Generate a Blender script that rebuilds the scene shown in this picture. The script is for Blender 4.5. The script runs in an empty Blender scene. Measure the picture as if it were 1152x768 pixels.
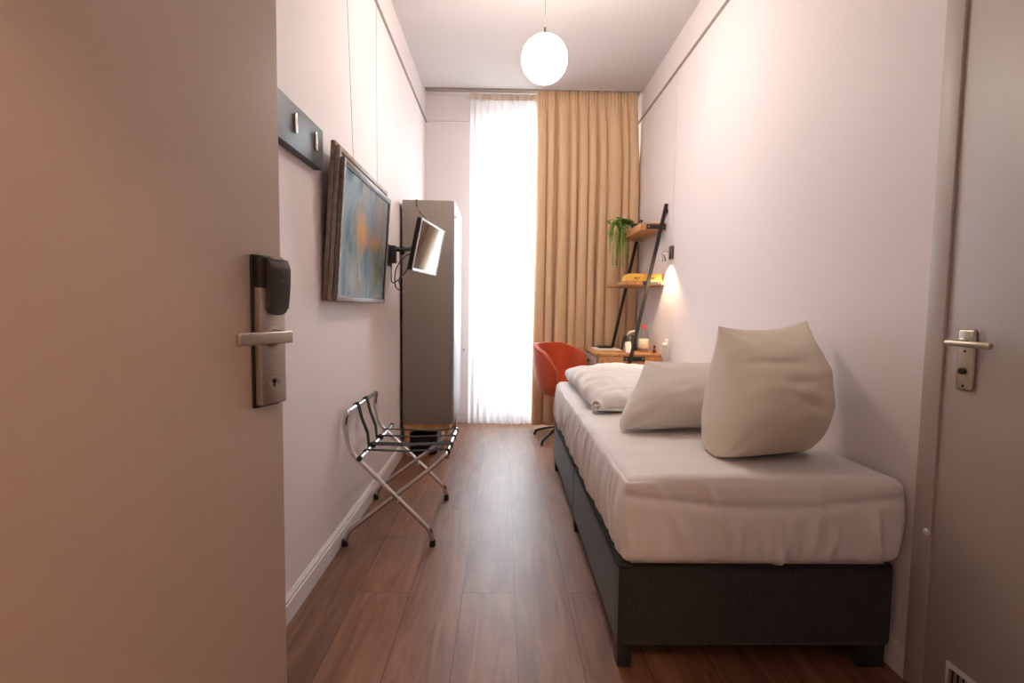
import bpy, bmesh, math, random
from mathutils import Vector, Matrix, noise
PI = math.pi
S = bpy.context.scene
COL = S.collection

# ------------------------------------------------------------------ camera
cd = bpy.data.cameras.new('camera'); cam = bpy.data.objects.new('camera', cd); COL.objects.link(cam)
FPX = 572.5
def cam_axes(vx, vy, roll):
    y = Vector((vx-576, vy-384, FPX)).normalized()
    t = Vector((1, roll, 0)); x = (t - y*t.dot(y)).normalized()
    z = x.cross(y)
    if z.y > 0: z = -z
    return x, y, z            # world x, y, z in camera coordinates (x right, y down, z forward)
cx, cy, cz = cam_axes(566.6, 346.93, .0129)
right = Vector((cx[0], cy[0], cz[0])); down = Vector((cx[1], cy[1], cz[1])); fwd = Vector((cx[2], cy[2], cz[2]))
M3 = Matrix((right, -down, -fwd)).transposed().to_4x4()
cam.matrix_world = Matrix.Translation((0, 0, 1.13)) @ M3
cd.sensor_width = 36; cd.lens = FPX/1152*36; cd.clip_start = .02
S.camera = cam

# ------------------------------------------------------------------ light of the place
S.view_settings.view_transform = 'Standard'; S.view_settings.look = 'None'
S.view_settings.gamma = 1; S.view_settings.use_curve_mapping = False
S.view_settings.exposure = 0.33
SKY_STRENGTH = 18.5
PENDANT_STRENGTH = 46.0
READING_WATTS = 17.0
CORRIDOR_FILL = 120.0  # strength of the unseen lamp added to warm the doorway end
w = bpy.data.worlds.new('sky'); S.world = w; w.use_nodes = True
nt = w.node_tree; bg = nt.nodes['Background']; bg.inputs['Strength'].default_value = SKY_STRENGTH
_tc = nt.nodes.new('ShaderNodeTexCoord'); _sp = nt.nodes.new('ShaderNodeSeparateXYZ'); _rp = nt.nodes.new('ShaderNodeValToRGB')   # street below, bright overcast above
_mr = nt.nodes.new('ShaderNodeMapRange'); _mr.inputs['From Min'].default_value = -1
nt.links.new(_tc.outputs['Generated'], _sp.inputs[0]); nt.links.new(_sp.outputs['Z'], _mr.inputs['Value']); nt.links.new(_mr.outputs[0], _rp.inputs['Fac']); nt.links.new(_rp.outputs['Color'], bg.inputs['Color'])
_e = _rp.color_ramp.elements; _e[0].position = .40; _e[0].color = (.20, .21, .22, 1); _e[1].position = .75; _e[1].color = (.82, .92, 1, 1)
_k = _e.new(.50); _k.color = (.62, .70, .78, 1); _k = _e.new(.58); _k.color = (.80, .90, 1.0, 1)

# ------------------------------------------------------------------ room measures (metres)
XL, XR, YB, YF, H, RAIL = -.765, 1.262, 5.0, .18, 3.15, 2.90

# ------------------------------------------------------------------ materials
def principled(name, col, rough=.5, metal=0., **kw):
    m = bpy.data.materials.new(name); m.use_nodes = True
    b = m.node_tree.nodes['Principled BSDF']
    b.inputs['Base Color'].default_value = (*col, 1); b.inputs['Roughness'].default_value = rough; b.inputs['Metallic'].default_value = metal
    for k, v in kw.items(): b.inputs[k].default_value = v
    return m
def N(m, t, **kw):
    n = m.node_tree.nodes.new(t)
    for k, v in kw.items(): setattr(n, k, v)
    return n
def L(m, a, b): m.node_tree.links.new(a, b)
def textured(name, col, col2, rough, scale=(1, 1, 1), nscale=40, detail=4, bump=.1, bdist=.002, metal=0., lo=.35, hi=.65, sheen=0., coords='Object'):
    m = principled(name, col, rough, metal)
    b = m.node_tree.nodes['Principled BSDF']
    tc = N(m, 'ShaderNodeTexCoord'); mp = N(m, 'ShaderNodeMapping'); mp.inputs['Scale'].default_value = scale
    L(m, tc.outputs[coords], mp.inputs['Vector'])
    nz = N(m, 'ShaderNodeTexNoise'); nz.inputs['Scale'].default_value = nscale; nz.inputs['Detail'].default_value = detail
    L(m, mp.outputs['Vector'], nz.inputs['Vector'])
    r = N(m, 'ShaderNodeValToRGB'); r.color_ramp.elements[0].position = lo; r.color_ramp.elements[1].position = hi
    r.color_ramp.elements[0].color = (*col, 1); r.color_ramp.elements[1].color = (*col2, 1)
    L(m, nz.outputs['Fac'], r.inputs['Fac']); L(m, r.outputs['Color'], b.inputs['Base Color'])
    if bump:
        bp = N(m, 'ShaderNodeBump'); bp.inputs['Strength'].default_value = bump; bp.inputs['Distance'].default_value = bdist
        L(m, nz.outputs['Fac'], bp.inputs['Height']); L(m, bp.outputs['Normal'], b.inputs['Normal'])
    if sheen:
        b.inputs['Sheen Weight'].default_value = sheen
    return m
def weave(name, col, col2, rough=.9, s=900, bump=.3, sheen=0., grain=3):
    m = principled(name, col, rough); b = m.node_tree.nodes['Principled BSDF']
    tc = N(m, 'ShaderNodeTexCoord')
    nz = N(m, 'ShaderNodeTexNoise'); nz.inputs['Scale'].default_value = s*.35; nz.inputs['Detail'].default_value = grain
    L(m, tc.outputs['Object'], nz.inputs['Vector'])
    r = N(m, 'ShaderNodeValToRGB'); r.color_ramp.elements[0].position = .32; r.color_ramp.elements[1].position = .68
    r.color_ramp.elements[0].color = (*col, 1); r.color_ramp.elements[1].color = (*col2, 1)
    L(m, nz.outputs['Fac'], r.inputs['Fac']); L(m, r.outputs['Color'], b.inputs['Base Color'])
    bp = N(m, 'ShaderNodeBump'); bp.inputs['Strength'].default_value = bump; bp.inputs['Distance'].default_value = .001
    L(m, nz.outputs['Fac'], bp.inputs['Height']); L(m, bp.outputs['Normal'], b.inputs['Normal'])
    b.inputs['Sheen Weight'].default_value = sheen
    return m
def emission(name, col, strength):
    m = bpy.data.materials.new(name); m.use_nodes = True; nt = m.node_tree; nt.nodes.clear()
    e = nt.nodes.new('ShaderNodeEmission'); o = nt.nodes.new('ShaderNodeOutputMaterial')
    e.inputs['Color'].default_value = (*col, 1); e.inputs['Strength'].default_value = strength
    nt.links.new(e.outputs[0], o.inputs[0]); return m
def floor_material():
    m = principled('laminate planks', (.2, .09, .05), .38); b = m.node_tree.nodes['Principled BSDF']
    tc = N(m, 'ShaderNodeTexCoord'); sep = N(m, 'ShaderNodeSeparateXYZ'); com = N(m, 'ShaderNodeCombineXYZ')
    L(m, tc.outputs['Object'], sep.inputs[0]); L(m, sep.outputs['Y'], com.inputs['X']); L(m, sep.outputs['X'], com.inputs['Y'])
    mp = N(m, 'ShaderNodeMapping'); mp.inputs['Location'].default_value = (-1.96+1.44*4, .15+.208*11, 0); L(m, com.outputs[0], mp.inputs['Vector'])
    br = N(m, 'ShaderNodeTexBrick'); br.offset = .42; br.offset_frequency = 2
    br.inputs['Brick Width'].default_value = 1.44; br.inputs['Row Height'].default_value = .208; br.inputs['Scale'].default_value = 1
    br.inputs['Mortar Size'].default_value = .0016; br.inputs['Mortar Smooth'].default_value = .3; br.inputs['Bias'].default_value = 0
    br.inputs['Color1'].default_value = (.0, .0, .0, 1); br.inputs['Color2'].default_value = (1, 1, 1, 1); br.inputs['Mortar'].default_value = (.5, .5, .5, 1)
    L(m, mp.outputs[0], br.inputs['Vector'])
    # grain: stretched along the plank and shifted from plank to plank
    sh = N(m, 'ShaderNodeVectorMath', operation='MULTIPLY_ADD'); sh.inputs[1].default_value = (7, 13, 0); L(m, br.outputs['Color'], sh.inputs[0]); L(m, mp.outputs[0], sh.inputs[2])
    sc = N(m, 'ShaderNodeMapping'); sc.inputs['Scale'].default_value = (1.6, 16, 1); L(m, sh.outputs[0], sc.inputs['Vector'])
    n1 = N(m, 'ShaderNodeTexNoise'); n1.inputs['Scale'].default_value = 1.3; n1.inputs['Detail'].default_value = 7; n1.inputs['Distortion'].default_value = 1.1; L(m, sc.outputs[0], n1.inputs['Vector'])
    sc2 = N(m, 'ShaderNodeMapping'); sc2.inputs['Scale'].default_value = (14, 90, 1); L(m, sh.outputs[0], sc2.inputs['Vector'])
    n2 = N(m, 'ShaderNodeTexNoise'); n2.inputs['Scale'].default_value = 1; n2.inputs['Detail'].default_value = 5; n2.inputs['Distortion'].default_value = .6; L(m, sc2.outputs[0], n2.inputs['Vector'])
    r1 = N(m, 'ShaderNodeValToRGB'); e = r1.color_ramp.elements
    e[0].position = .28; e[0].color = (.19, .078, .042, 1); e[1].position = .72; e[1].color = (.38, .185, .105, 1)
    k = r1.color_ramp.elements.new(.5); k.color = (.28, .125, .068, 1)
    L(m, n1.outputs['Fac'], r1.inputs['Fac'])
    mx = N(m, 'ShaderNodeMix', data_type='RGBA', blend_type='MULTIPLY'); mx.inputs['Factor'].default_value = .30
    L(m, r1.outputs['Color'], mx.inputs['A']); L(m, n2.outputs['Fac'], mx.inputs['B'])
    mv = N(m, 'ShaderNodeMix', data_type='RGBA', blend_type='MULTIPLY'); mv.inputs['Factor'].default_value = .28
    L(m, mx.outputs['Result'], mv.inputs['A']); L(m, br.outputs['Color'], mv.inputs['B'])
    gap = N(m, 'ShaderNodeMix', data_type='RGBA', blend_type='MIX'); L(m, br.outputs['Fac'], gap.inputs['Factor'])
    L(m, mv.outputs['Result'], gap.inputs['A']); gap.inputs['B'].default_value = (.05, .02, .012, 1)
    L(m, gap.outputs['Result'], b.inputs['Base Color'])
    rr = N(m, 'ShaderNodeMapRange'); rr.inputs['To Min'].default_value = .34; rr.inputs['To Max'].default_value = .50; L(m, n2.outputs['Fac'], rr.inputs['Value']); L(m, rr.outputs[0], b.inputs['Roughness'])
    bp = N(m, 'ShaderNodeBump'); bp.inputs['Strength'].default_value = .12; bp.inputs['Distance'].default_value = .002; L(m, n2.outputs['Fac'], bp.inputs['Height']); L(m, bp.outputs['Normal'], b.inputs['Normal'])
    return m
def sheer_material():
    m = bpy.data.materials.new('sheer voile'); m.use_nodes = True; nt = m.node_tree; nt.nodes.clear()
    o = nt.nodes.new('ShaderNodeOutputMaterial'); tr = nt.nodes.new('ShaderNodeBsdfTransparent'); tl = nt.nodes.new('ShaderNodeBsdfTranslucent'); df = nt.nodes.new('ShaderNodeBsdfDiffuse')
    tl.inputs['Color'].default_value = (.93, .94, .95, 1); df.inputs['Color'].default_value = (.9, .9, .9, 1)
    a = nt.nodes.new('ShaderNodeMixShader'); a.inputs[0].default_value = .40; nt.links.new(tl.outputs[0], a.inputs[1]); nt.links.new(df.outputs[0], a.inputs[2])
    b = nt.nodes.new('ShaderNodeMixShader'); b.inputs[0].default_value = .62; nt.links.new(tr.outputs[0], b.inputs[1]); nt.links.new(a.outputs[0], b.inputs[2])
    nt.links.new(b.outputs[0], o.inputs[0]); return m
def drape_material():
    m = weave('tan curtain cloth', (.76, .525, .31), (.84, .60, .37), .9, 1500, .15, .1)
    nt = m.node_tree; b = nt.nodes['Principled BSDF']; o = nt.nodes['Material Output']
    tl = nt.nodes.new('ShaderNodeBsdfTranslucent'); tl.inputs['Color'].default_value = (.6, .36, .14, 1)
    mx = nt.nodes.new('ShaderNodeMixShader'); mx.inputs[0].default_value = .03
    nt.links.new(b.outputs[0], mx.inputs[1]); nt.links.new(tl.outputs[0], mx.inputs[2]); nt.links.new(mx.outputs[0], o.inputs[0]); return m
def glass_material(name, tint=(1, 1, 1), refl=.06):
    m = bpy.data.materials.new(name); m.use_nodes = True; nt = m.node_tree; nt.nodes.clear()
    o = nt.nodes.new('ShaderNodeOutputMaterial'); tr = nt.nodes.new('ShaderNodeBsdfTransparent'); gl = nt.nodes.new('ShaderNodeBsdfGlossy')
    tr.inputs['Color'].default_value = (*tint, 1); gl.inputs['Roughness'].default_value = .03
    mx = nt.nodes.new('ShaderNodeMixShader'); mx.inputs[0].default_value = refl
    nt.links.new(tr.outputs[0], mx.inputs[1]); nt.links.new(gl.outputs[0], mx.inputs[2]); nt.links.new(mx.outputs[0], o.inputs[0]); return m
def painting_material():
    m = principled('abstract oil painting', (.3, .35, .4), .55, 0, **{'Specular IOR Level': .15}); b = m.node_tree.nodes['Principled BSDF']
    tc = N(m, 'ShaderNodeTexCoord')                      # object coordinates: y along the picture (0..0.8), z up (0..0.55)
    mp = N(m, 'ShaderNodeMapping'); mp.inputs['Rotation'].default_value = (.5, 0, 0); mp.inputs['Scale'].default_value = (1, 3.4, 1.5); L(m, tc.outputs['Object'], mp.inputs['Vector'])
    n1 = N(m, 'ShaderNodeTexNoise'); n1.inputs['Scale'].default_value = 1.5; n1.inputs['Detail'].default_value = 6; n1.inputs['Distortion'].default_value = 1.6; L(m, mp.outputs[0], n1.inputs['Vector'])
    r = N(m, 'ShaderNodeValToRGB'); e = r.color_ramp.elements
    e[0].position = .3; e[0].color = (.035, .075, .095, 1); e[1].position = .74; e[1].color = (.44, .47, .46, 1)
    for p, c in ((.42, (.11, .20, .25, 1)), (.52, (.24, .33, .37, 1)), (.6, (.26, .22, .20, 1))):
        k = e.new(p); k.color = c
    L(m, n1.outputs['Fac'], r.inputs['Fac'])
    def blob(prev, cy_, cz_, ry, rz, col, amount):
        v = N(m, 'ShaderNodeMapping'); v.inputs['Location'].default_value = (0, -cy_/ry, -cz_/rz); v.inputs['Scale'].default_value = (0, 1/ry, 1/rz); L(m, tc.outputs['Object'], v.inputs['Vector'])
        nn = N(m, 'ShaderNodeTexNoise'); nn.inputs['Scale'].default_value = 9; nn.inputs['Detail'].default_value = 4; L(m, tc.outputs['Object'], nn.inputs['Vector'])
        ad = N(m, 'ShaderNodeVectorMath', operation='MULTIPLY_ADD'); ad.inputs[1].default_value = (0, 1.3, 1.3); L(m, nn.outputs['Color'], ad.inputs[0]); L(m, v.outputs[0], ad.inputs[2])
        sb = N(m, 'ShaderNodeVectorMath', operation='SUBTRACT'); sb.inputs[1].default_value = (0, .65, .65); L(m, ad.outputs[0], sb.inputs[0])
        ln = N(m, 'ShaderNodeVectorMath', operation='LENGTH'); L(m, sb.outputs[0], ln.inputs[0])
        mr = N(m, 'ShaderNodeMapRange'); mr.inputs['From Min'].default_value = .25; mr.inputs['From Max'].default_value = 1.1; mr.inputs['To Min'].default_value = amount; mr.inputs['To Max'].default_value = 0; L(m, ln.outputs['Value'], mr.inputs['Value'])
        mx = N(m, 'ShaderNodeMix', data_type='RGBA'); L(m, mr.outputs[0], mx.inputs['Factor']); L(m, prev, mx.inputs['A']); mx.inputs['B'].default_value = (*col, 1)
        return mx.outputs['Result']
    c = r.outputs['Color']
    c = blob(c, .66, .46, 0.34, .24, (.20, .155, .135), .85)
    c = blob(c, .60, .31, .24, .06, (.45, .19, .055), .75)
    c = blob(c, .68, .17, .24, .17, (.07, .075, .02), .95)
    c = blob(c, .33, .33, .11, .12, (.68, .36, .13), .95)
    c = blob(c, .22, .10, .06, .10, (.45, .50, .50), .5)
    L(m, c, b.inputs['Base Color'])
    return m

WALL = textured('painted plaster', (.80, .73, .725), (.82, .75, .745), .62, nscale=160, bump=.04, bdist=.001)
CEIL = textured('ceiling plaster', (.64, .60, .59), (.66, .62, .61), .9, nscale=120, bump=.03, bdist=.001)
TRIMW = textured('white lacquered trim', (.78, .74, .72), (.80, .76, .74), .4, nscale=60, bump=.02)
DOORW = textured('door lacquer', (.60, .51, .44), (.61, .52, .45), .42, nscale=90, bump=.02)
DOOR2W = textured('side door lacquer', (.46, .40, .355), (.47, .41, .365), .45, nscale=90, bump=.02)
RAILM = textured('picture rail bronze paint', (.30, .235, .22), (.34, .27, .25), .5, nscale=50, bump=0)
FLOOR = floor_material()
STEEL = textured('brushed steel', (.46, .42, .38), (.56, .51, .46), .36, scale=(1, 1, 30), nscale=60, bump=.03, metal=.9)
CHROME = textured('polished chrome', (.62, .60, .58), (.68, .66, .64), .16, nscale=30, bump=0, metal=1)
NICKEL = textured('satin nickel', (.47, .42, .33), (.52, .47, .37), .38, nscale=80, bump=.02, metal=.85)
BLACKP = textured('black plastic', (.015, .015, .015), (.022, .021, .02), .42, nscale=200, bump=.05)
READER = textured('dark reader cover', (.05, .047, .046), (.06, .056, .054), .38, nscale=200, bump=.03)
RACKB = textured('slate grey lacquer', (.075, .085, .10), (.085, .095, .11), .45, nscale=80, bump=.02)
WARD = textured('grey melamine', (.245, .208, .18), (.275, .233, .20), .5, nscale=300, bump=.03)
WARDDOOR = textured('pale melamine door', (.30, .30, .31), (.32, .32, .33), .3, nscale=100, bump=.02)
OAK = textured('warm oak', (.42, .19, .065), (.58, .31, .12), .5, scale=(1, 1, .12), nscale=28, detail=6, bump=.05)
OAKX = textured('warm oak long grain', (.40, .17, .06), (.60, .31, .12), .45, scale=(6, .6, 6), nscale=6, detail=7, bump=.05)
GREYOAK = textured('greyed oak', (.33, .24, .175), (.45, .34, .26), .6, scale=(6, .6, 6), nscale=8, detail=6, bump=.05)
IRON = textured('black iron', (.03, .027, .024), (.045, .04, .036), .42, nscale=90, bump=.05, metal=.4)
FRAME1 = textured('weathered silver frame', (.26, .20, .16), (.38, .31, .25), .5, scale=(1, 1, 1), nscale=45, detail=6, bump=.15, metal=.2)
FRAME2 = textured('brown wooden frame', (.22, .155, .115), (.34, .25, .19), .5, nscale=35, detail=6, bump=.15)
FRAME3 = textured('pewter frame', (.15, .122, .10), (.25, .21, .18), .42, nscale=40, detail=6, bump=.1, metal=.5)
PAINT = painting_material()
BACKING = principled('backing board', (.2, .15, .1), .8)
BEDF = weave('charcoal upholstery', (.014, .014, .013), (.045, .044, .04), .95, 700, .5, .15)
BEDEDGE = principled('upholstery piping', (.02, .02, .02), .9)
SHEET = weave('white cotton sheet', (.84, .80, .78), (.87, .83, .81), .85, 2400, .08, .05)
PILLOWC = weave('cream cotton pillowcase', (.70, .62, .50), (.74, .66, .54), .88, 2400, .1, .05)
PILLOWC2 = weave('soft white cotton pillowcase', (.74, .68, .61), (.78, .72, .65), .88, 2400, .1, .05)
DUVETC = weave('white cotton duvet', (.88, .85, .83), (.90, .87, .85), .85, 2400, .08, .05)
STRAP = weave('black nylon webbing', (.006, .006, .006), (.014, .014, .014), .95, 1600, .3)
RED = weave('red velvet', (.56, .065, .013), (.66, .095, .02), .75, 500, .1, .35)
YELLOW = textured('yellow carton', (.80, .47, .07), (.84, .52, .09), .55, nscale=20, bump=.02)
INK = principled('dark print', (.06, .035, .02), .6)
LEAFM = textured('fern green', (.07, .20, .015), (.20, .38, .05), .5, nscale=40, bump=0)
POTM = principled('dark clay pot', (.03, .026, .024), .6)
SCREEN = principled('dark screen glass', (.02, .02, .022), .06, 0, **{'Specular IOR Level': .9})
SILVERP = principled('silver plastic bezel', (.52, .51, .51), .35, .3)
PAPER = principled('white paper', (.82, .80, .77), .7)
WHITEP = principled('white plastic', (.80, .77, .74), .4)
SHEER = sheer_material(); DRAPE = drape_material()
TAPE = weave('cream header tape', (.62, .53, .42), (.70, .60, .48), .9, 1200, .1)
GLASS = glass_material('window glass'); BOTTLEG = glass_material('clear bottle', (.86, .86, .86), .12)
REDP = principled('red cap plastic', (.62, .06, .05), .4)
LABELP = principled('cream bottle label', (.82, .72, .52), .6)
BROWNG = principled('brown glass', (.16, .055, .02), .12)
GLOBE = emission('lit opal glass', (1, .87, .77), PENDANT_STRENGTH)
BULB = emission('lit bulb', (1, .78, .5), 40)
DARK = principled('dark recess', (.012, .01, .01), .9)

# ------------------------------------------------------------------ mesh helpers
def rng(seed): return random.Random(seed)
def nb(): return bmesh.new()
def box(bm, x0, x1, y0, y1, z0, z1, bev=0, seg=2, M=None):
    r = bmesh.ops.create_cube(bm, size=1)
    vs = r['verts']
    for v in vs: v.co = Vector(((x0+x1)/2+v.co.x*(x1-x0), (y0+y1)/2+v.co.y*(y1-y0), (z0+z1)/2+v.co.z*(z1-z0)))
    if bev:
        es = list({e for v in vs for e in v.link_edges})
        rr = bmesh.ops.bevel(bm, geom=es, offset=bev, segments=seg, profile=.5, affect='EDGES')
        vs = list({v for f in rr['faces'] for v in f.verts} | {v for v in vs if v.is_valid})
    if M is not None:
        for v in vs: v.co = M @ v.co
    return vs
def round_corners(pts, rad, n=6, closed=False):
    P = [Vector(p) for p in pts]; out = []
    for i, p in enumerate(P):
        if i in (0, len(P)-1): out.append(p); continue
        a, b = P[i-1]-p, P[i+1]-p
        r = rad[i] if isinstance(rad, (list, tuple)) else rad
        d = min(r, a.length*.45, b.length*.45)
        A, B = p+a.normalized()*d, p+b.normalized()*d
        for k in range(n+1):
            t = k/n; out.append(A*(1-t)**2+p*2*t*(1-t)+B*t*t)
    return out
def tube(bm, pts, r, seg=12, caps=True, flat=None):
    P = [Vector(p) for p in pts]; rings = []; up = None
    for i, p in enumerate(P):
        t = (P[min(i+1, len(P)-1)]-P[max(i-1, 0)]).normalized()
        if up is None:
            up = Vector((0, 0, 1)) if abs(t.z) < .9 else Vector((0, 1, 0))
        s = t.cross(up)
        if s.length < 1e-6: s = t.cross(Vector((1, 0, 0)))
        s.normalize(); u = s.cross(t).normalized(); up = u
        rr = r[i] if isinstance(r, (list, tuple)) else r
        a, b = (rr, rr) if flat is None else (flat[0], flat[1])
        rings.append([bm.verts.new(p+s*math.cos(2*PI*k/seg)*a+u*math.sin(2*PI*k/seg)*b) for k in range(seg)])
    for A, B in zip(rings, rings[1:]):
        for k in range(seg): bm.faces.new((A[k], A[(k+1) % seg], B[(k+1) % seg], B[k]))
    if caps:
        bm.faces.new(rings[0][::-1]); bm.faces.new(rings[-1])
def lathe(bm, prof, c=(0, 0, 0), seg=32, axis='Z', M=None):
    rings = []; c = Vector(c)
    for r, z in prof:
        ring = []
        for k in range(seg):
            a = 2*PI*k/seg; v = Vector((r*math.cos(a), r*math.sin(a), z))
            if axis == 'X': v = Vector((v.z, v.x, v.y))
            if axis == 'Y': v = Vector((v.x, v.z, v.y))
            v = c+v
            ring.append(bm.verts.new(M @ v if M is not None else v))
        rings.append(ring)
    for A, B in zip(rings, rings[1:]):
        for k in range(seg): bm.faces.new((A[k], A[(k+1) % seg], B[(k+1) % seg], B[k]))
    if prof[0][0] > 1e-5: bm.faces.new(rings[0][::-1])
    if prof[-1][0] > 1e-5: bm.faces.new(rings[-1])
    bmesh.ops.remove_doubles(bm, verts=[v for r in (rings[0], rings[-1]) for v in r], dist=1e-6)
def band(bm, pts, width_vec, th=.002):
    """a webbing strip along pts, width_vec wide, th thick"""
    P = [Vector(p) for p in pts]; wv = Vector(width_vec)/2; rings = []
    for i, p in enumerate(P):
        t = (P[min(i+1, len(P)-1)]-P[max(i-1, 0)]).normalized(); n = t.cross(wv).normalized()*th/2
        rings.append([bm.verts.new(p-wv-n), bm.verts.new(p+wv-n), bm.verts.new(p+wv+n), bm.verts.new(p-wv+n)])
    for A, B in zip(rings, rings[1:]):
        for k in range(4): bm.faces.new((A[k], A[(k+1) % 4], B[(k+1) % 4], B[k]))
    bm.faces.new(rings[0][::-1]); bm.faces.new(rings[-1])
def grid_surface(bm, fn, nu, nv, closed_u=False):
    V = [[bm.verts.new(fn(i/nu if not closed_u else i/nu, j/nv)) for j in range(nv+1)] for i in range(nu if closed_u else nu+1)]
    for i in range(nu):
        i2 = (i+1) % nu if closed_u else i+1
        for j in range(nv): bm.faces.new((V[i][j], V[i2][j], V[i2][j+1], V[i][j+1]))
    return V
def rounded_block(bm, lo, hi, r, n, disp=None):
    """a soft block: dense box projected on a rounded box, then displaced along its normal"""
    lo, hi = Vector(lo), Vector(hi); c = (lo+hi)/2; h = (hi-lo)/2; R = Vector(r) if isinstance(r, (list, tuple)) else Vector((r, r, r))
    def face(ax, sgn, a1, a2):
        n1, n2 = n[a1], n[a2]; V = []
        for i in range(n1+1):
            row = []
            for j in range(n2+1):
                q = Vector((0, 0, 0)); q[ax] = sgn*h[ax]; q[a1] = (2*i/n1-1)*h[a1]; q[a2] = (2*j/n2-1)*h[a2]
                row.append(bm.verts.new(q))
            V.append(row)
        for i in range(n1):
            for j in range(n2):
                f = (V[i][j], V[i+1][j], V[i+1][j+1], V[i][j+1])
                bm.faces.new(f if sgn > 0 else f[::-1])
    face(0, 1, 1, 2); face(0, -1, 1, 2); face(1, 1, 2, 0); face(1, -1, 2, 0); face(2, 1, 0, 1); face(2, -1, 0, 1)
    bmesh.ops.remove_doubles(bm, verts=bm.verts, dist=1e-5)
    for v in bm.verts:
        p = v.co.copy(); q = Vector([max(-h[k]+R[k], min(h[k]-R[k], p[k])) for k in range(3)])
        d = Vector([(p[k]-q[k])/R[k] for k in range(3)])
        if d.length > 1e-6:
            # keep points evenly spread over the rounding
            d.normalize(); v.co = q+Vector([d[k]*R[k] for k in range(3)]); nn = d
        else: nn = Vector((0, 0, 1))
        P = v.co+c
        v.co = disp(P, nn, v.co, h) if disp else P
def place(bm, M):
    for v in bm.verts: v.co = M @ v.co

WORLD = {}
def obj(name, bm, mat, parent=None, origin=None, smooth=True, angle=35, mods=()):
    me = bpy.data.meshes.new(name)
    if parent is not None: base = WORLD[parent.name]+(Vector(origin)-WORLD[parent.name] if origin is not None else Vector())
    elif origin is not None: base = Vector(origin)
    else:
        xs = [v.co for v in bm.verts]
        base = Vector(((min(v.x for v in xs)+max(v.x for v in xs))/2, (min(v.y for v in xs)+max(v.y for v in xs))/2, min(v.z for v in xs)))
    for v in bm.verts: v.co -= base
    bmesh.ops.recalc_face_normals(bm, faces=bm.faces)
    if smooth:
        for f in bm.faces: f.smooth = True
        for e in bm.edges:
            if len(e.link_faces) == 2 and e.calc_face_angle(0) > math.radians(angle): e.smooth = False
    bm.to_mesh(me); bm.free(); me.materials.append(mat)
    o = bpy.data.objects.new(name, me); COL.objects.link(o)
    if parent is not None: o.parent = parent; o.location = base-WORLD[parent.name]
    else: o.location = base
    WORLD[o.name] = base
    return o
def thing(name, label, cat, loc, group=None):
    o = bpy.data.objects.new(name, None); COL.objects.link(o); o.location = loc; o.empty_display_size = .1
    WORLD[o.name] = Vector(loc); o['label'] = label; o['category'] = cat
    if group: o['group'] = group
    return o
def tag(o, label, cat, group=None):
    o['label'] = label; o['category'] = cat
    if group: o['group'] = group
    return o
def struct(o, label=None, cat=None):
    o['kind'] = 'structure'
    if label: o['label'] = label
    if cat: o['category'] = cat
    return o
def solidify(o, t, off=0):
    m = o.modifiers.new('thickness', 'SOLIDIFY'); m.thickness = t; m.offset = off
def subsurf(o, n=1):
    m = o.modifiers.new('smooth', 'SUBSURF'); m.levels = n; m.render_levels = n

# ================================================================== SETTING
T = .15
bm = nb(); box(bm, XL-T, XR+T, -2.0, YB+.35, -.1, 0); struct(obj('floor', bm, FLOOR, origin=(0, 0, 0), smooth=False), 'reddish brown wood plank floor', 'floor')
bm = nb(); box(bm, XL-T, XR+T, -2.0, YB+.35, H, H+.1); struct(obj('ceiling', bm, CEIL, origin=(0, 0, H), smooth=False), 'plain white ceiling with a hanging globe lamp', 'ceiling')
bm = nb(); box(bm, XL-T, XL, -2.0, YB+.35, 0, H); struct(obj('wall_left', bm, WALL, origin=(XL, 0, 0), smooth=False), 'white wall behind the pictures and the luggage rack', 'wall')
D2A, D2B, D2H = .56, 1.425, 2.13          # opening of the side door in the right wall
bm = nb()
box(bm, XR, XR+T, D2B, YB+.35, 0, H); box(bm, XR, XR+T, -2.0, D2A, 0, H); box(bm, XR, XR+T, D2A, D2B, D2H, H)
struct(obj('wall_right', bm, WALL, origin=(XR, 0, 0), smooth=False), 'white wall beside the bed', 'wall')
WX0, WX1, WZ0, WZ1 = -.27, 1.06, .17, 2.98  # window opening in the back wall
bm = nb()
box(bm, XL, WX0, YB, YB+.35, 0, H); box(bm, WX1, XR, YB, YB+.35, 0, H); box(bm, WX0, WX1, YB, YB+.35, 0, WZ0); box(bm, WX0, WX1, YB, YB+.35, WZ1, H)
struct(obj('wall_back', bm, WALL, origin=(0, YB, 0), smooth=False), 'white end wall behind the curtains', 'wall')
bm = nb()                                  # entrance wall, its doorway round the camera, and the corridor's end
box(bm, XL, -.752, YF-.2, YF, 0, H); box(bm, .24, XR, YF-.2, YF, 0, H); box(bm, -.752, .24, YF-.2, YF, 2.12, H)
struct(obj('wall_front', bm, WALL, origin=(0, YF, 0), smooth=False), 'entrance wall with the open doorway', 'wall')
bm = nb(); box(bm, XL-T, XR+T, -2.1, -2.0, 0, H); struct(obj('wall_corridor', bm, WALL, origin=(0, -2, 0), smooth=False), 'corridor wall outside the room', 'wall')

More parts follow.
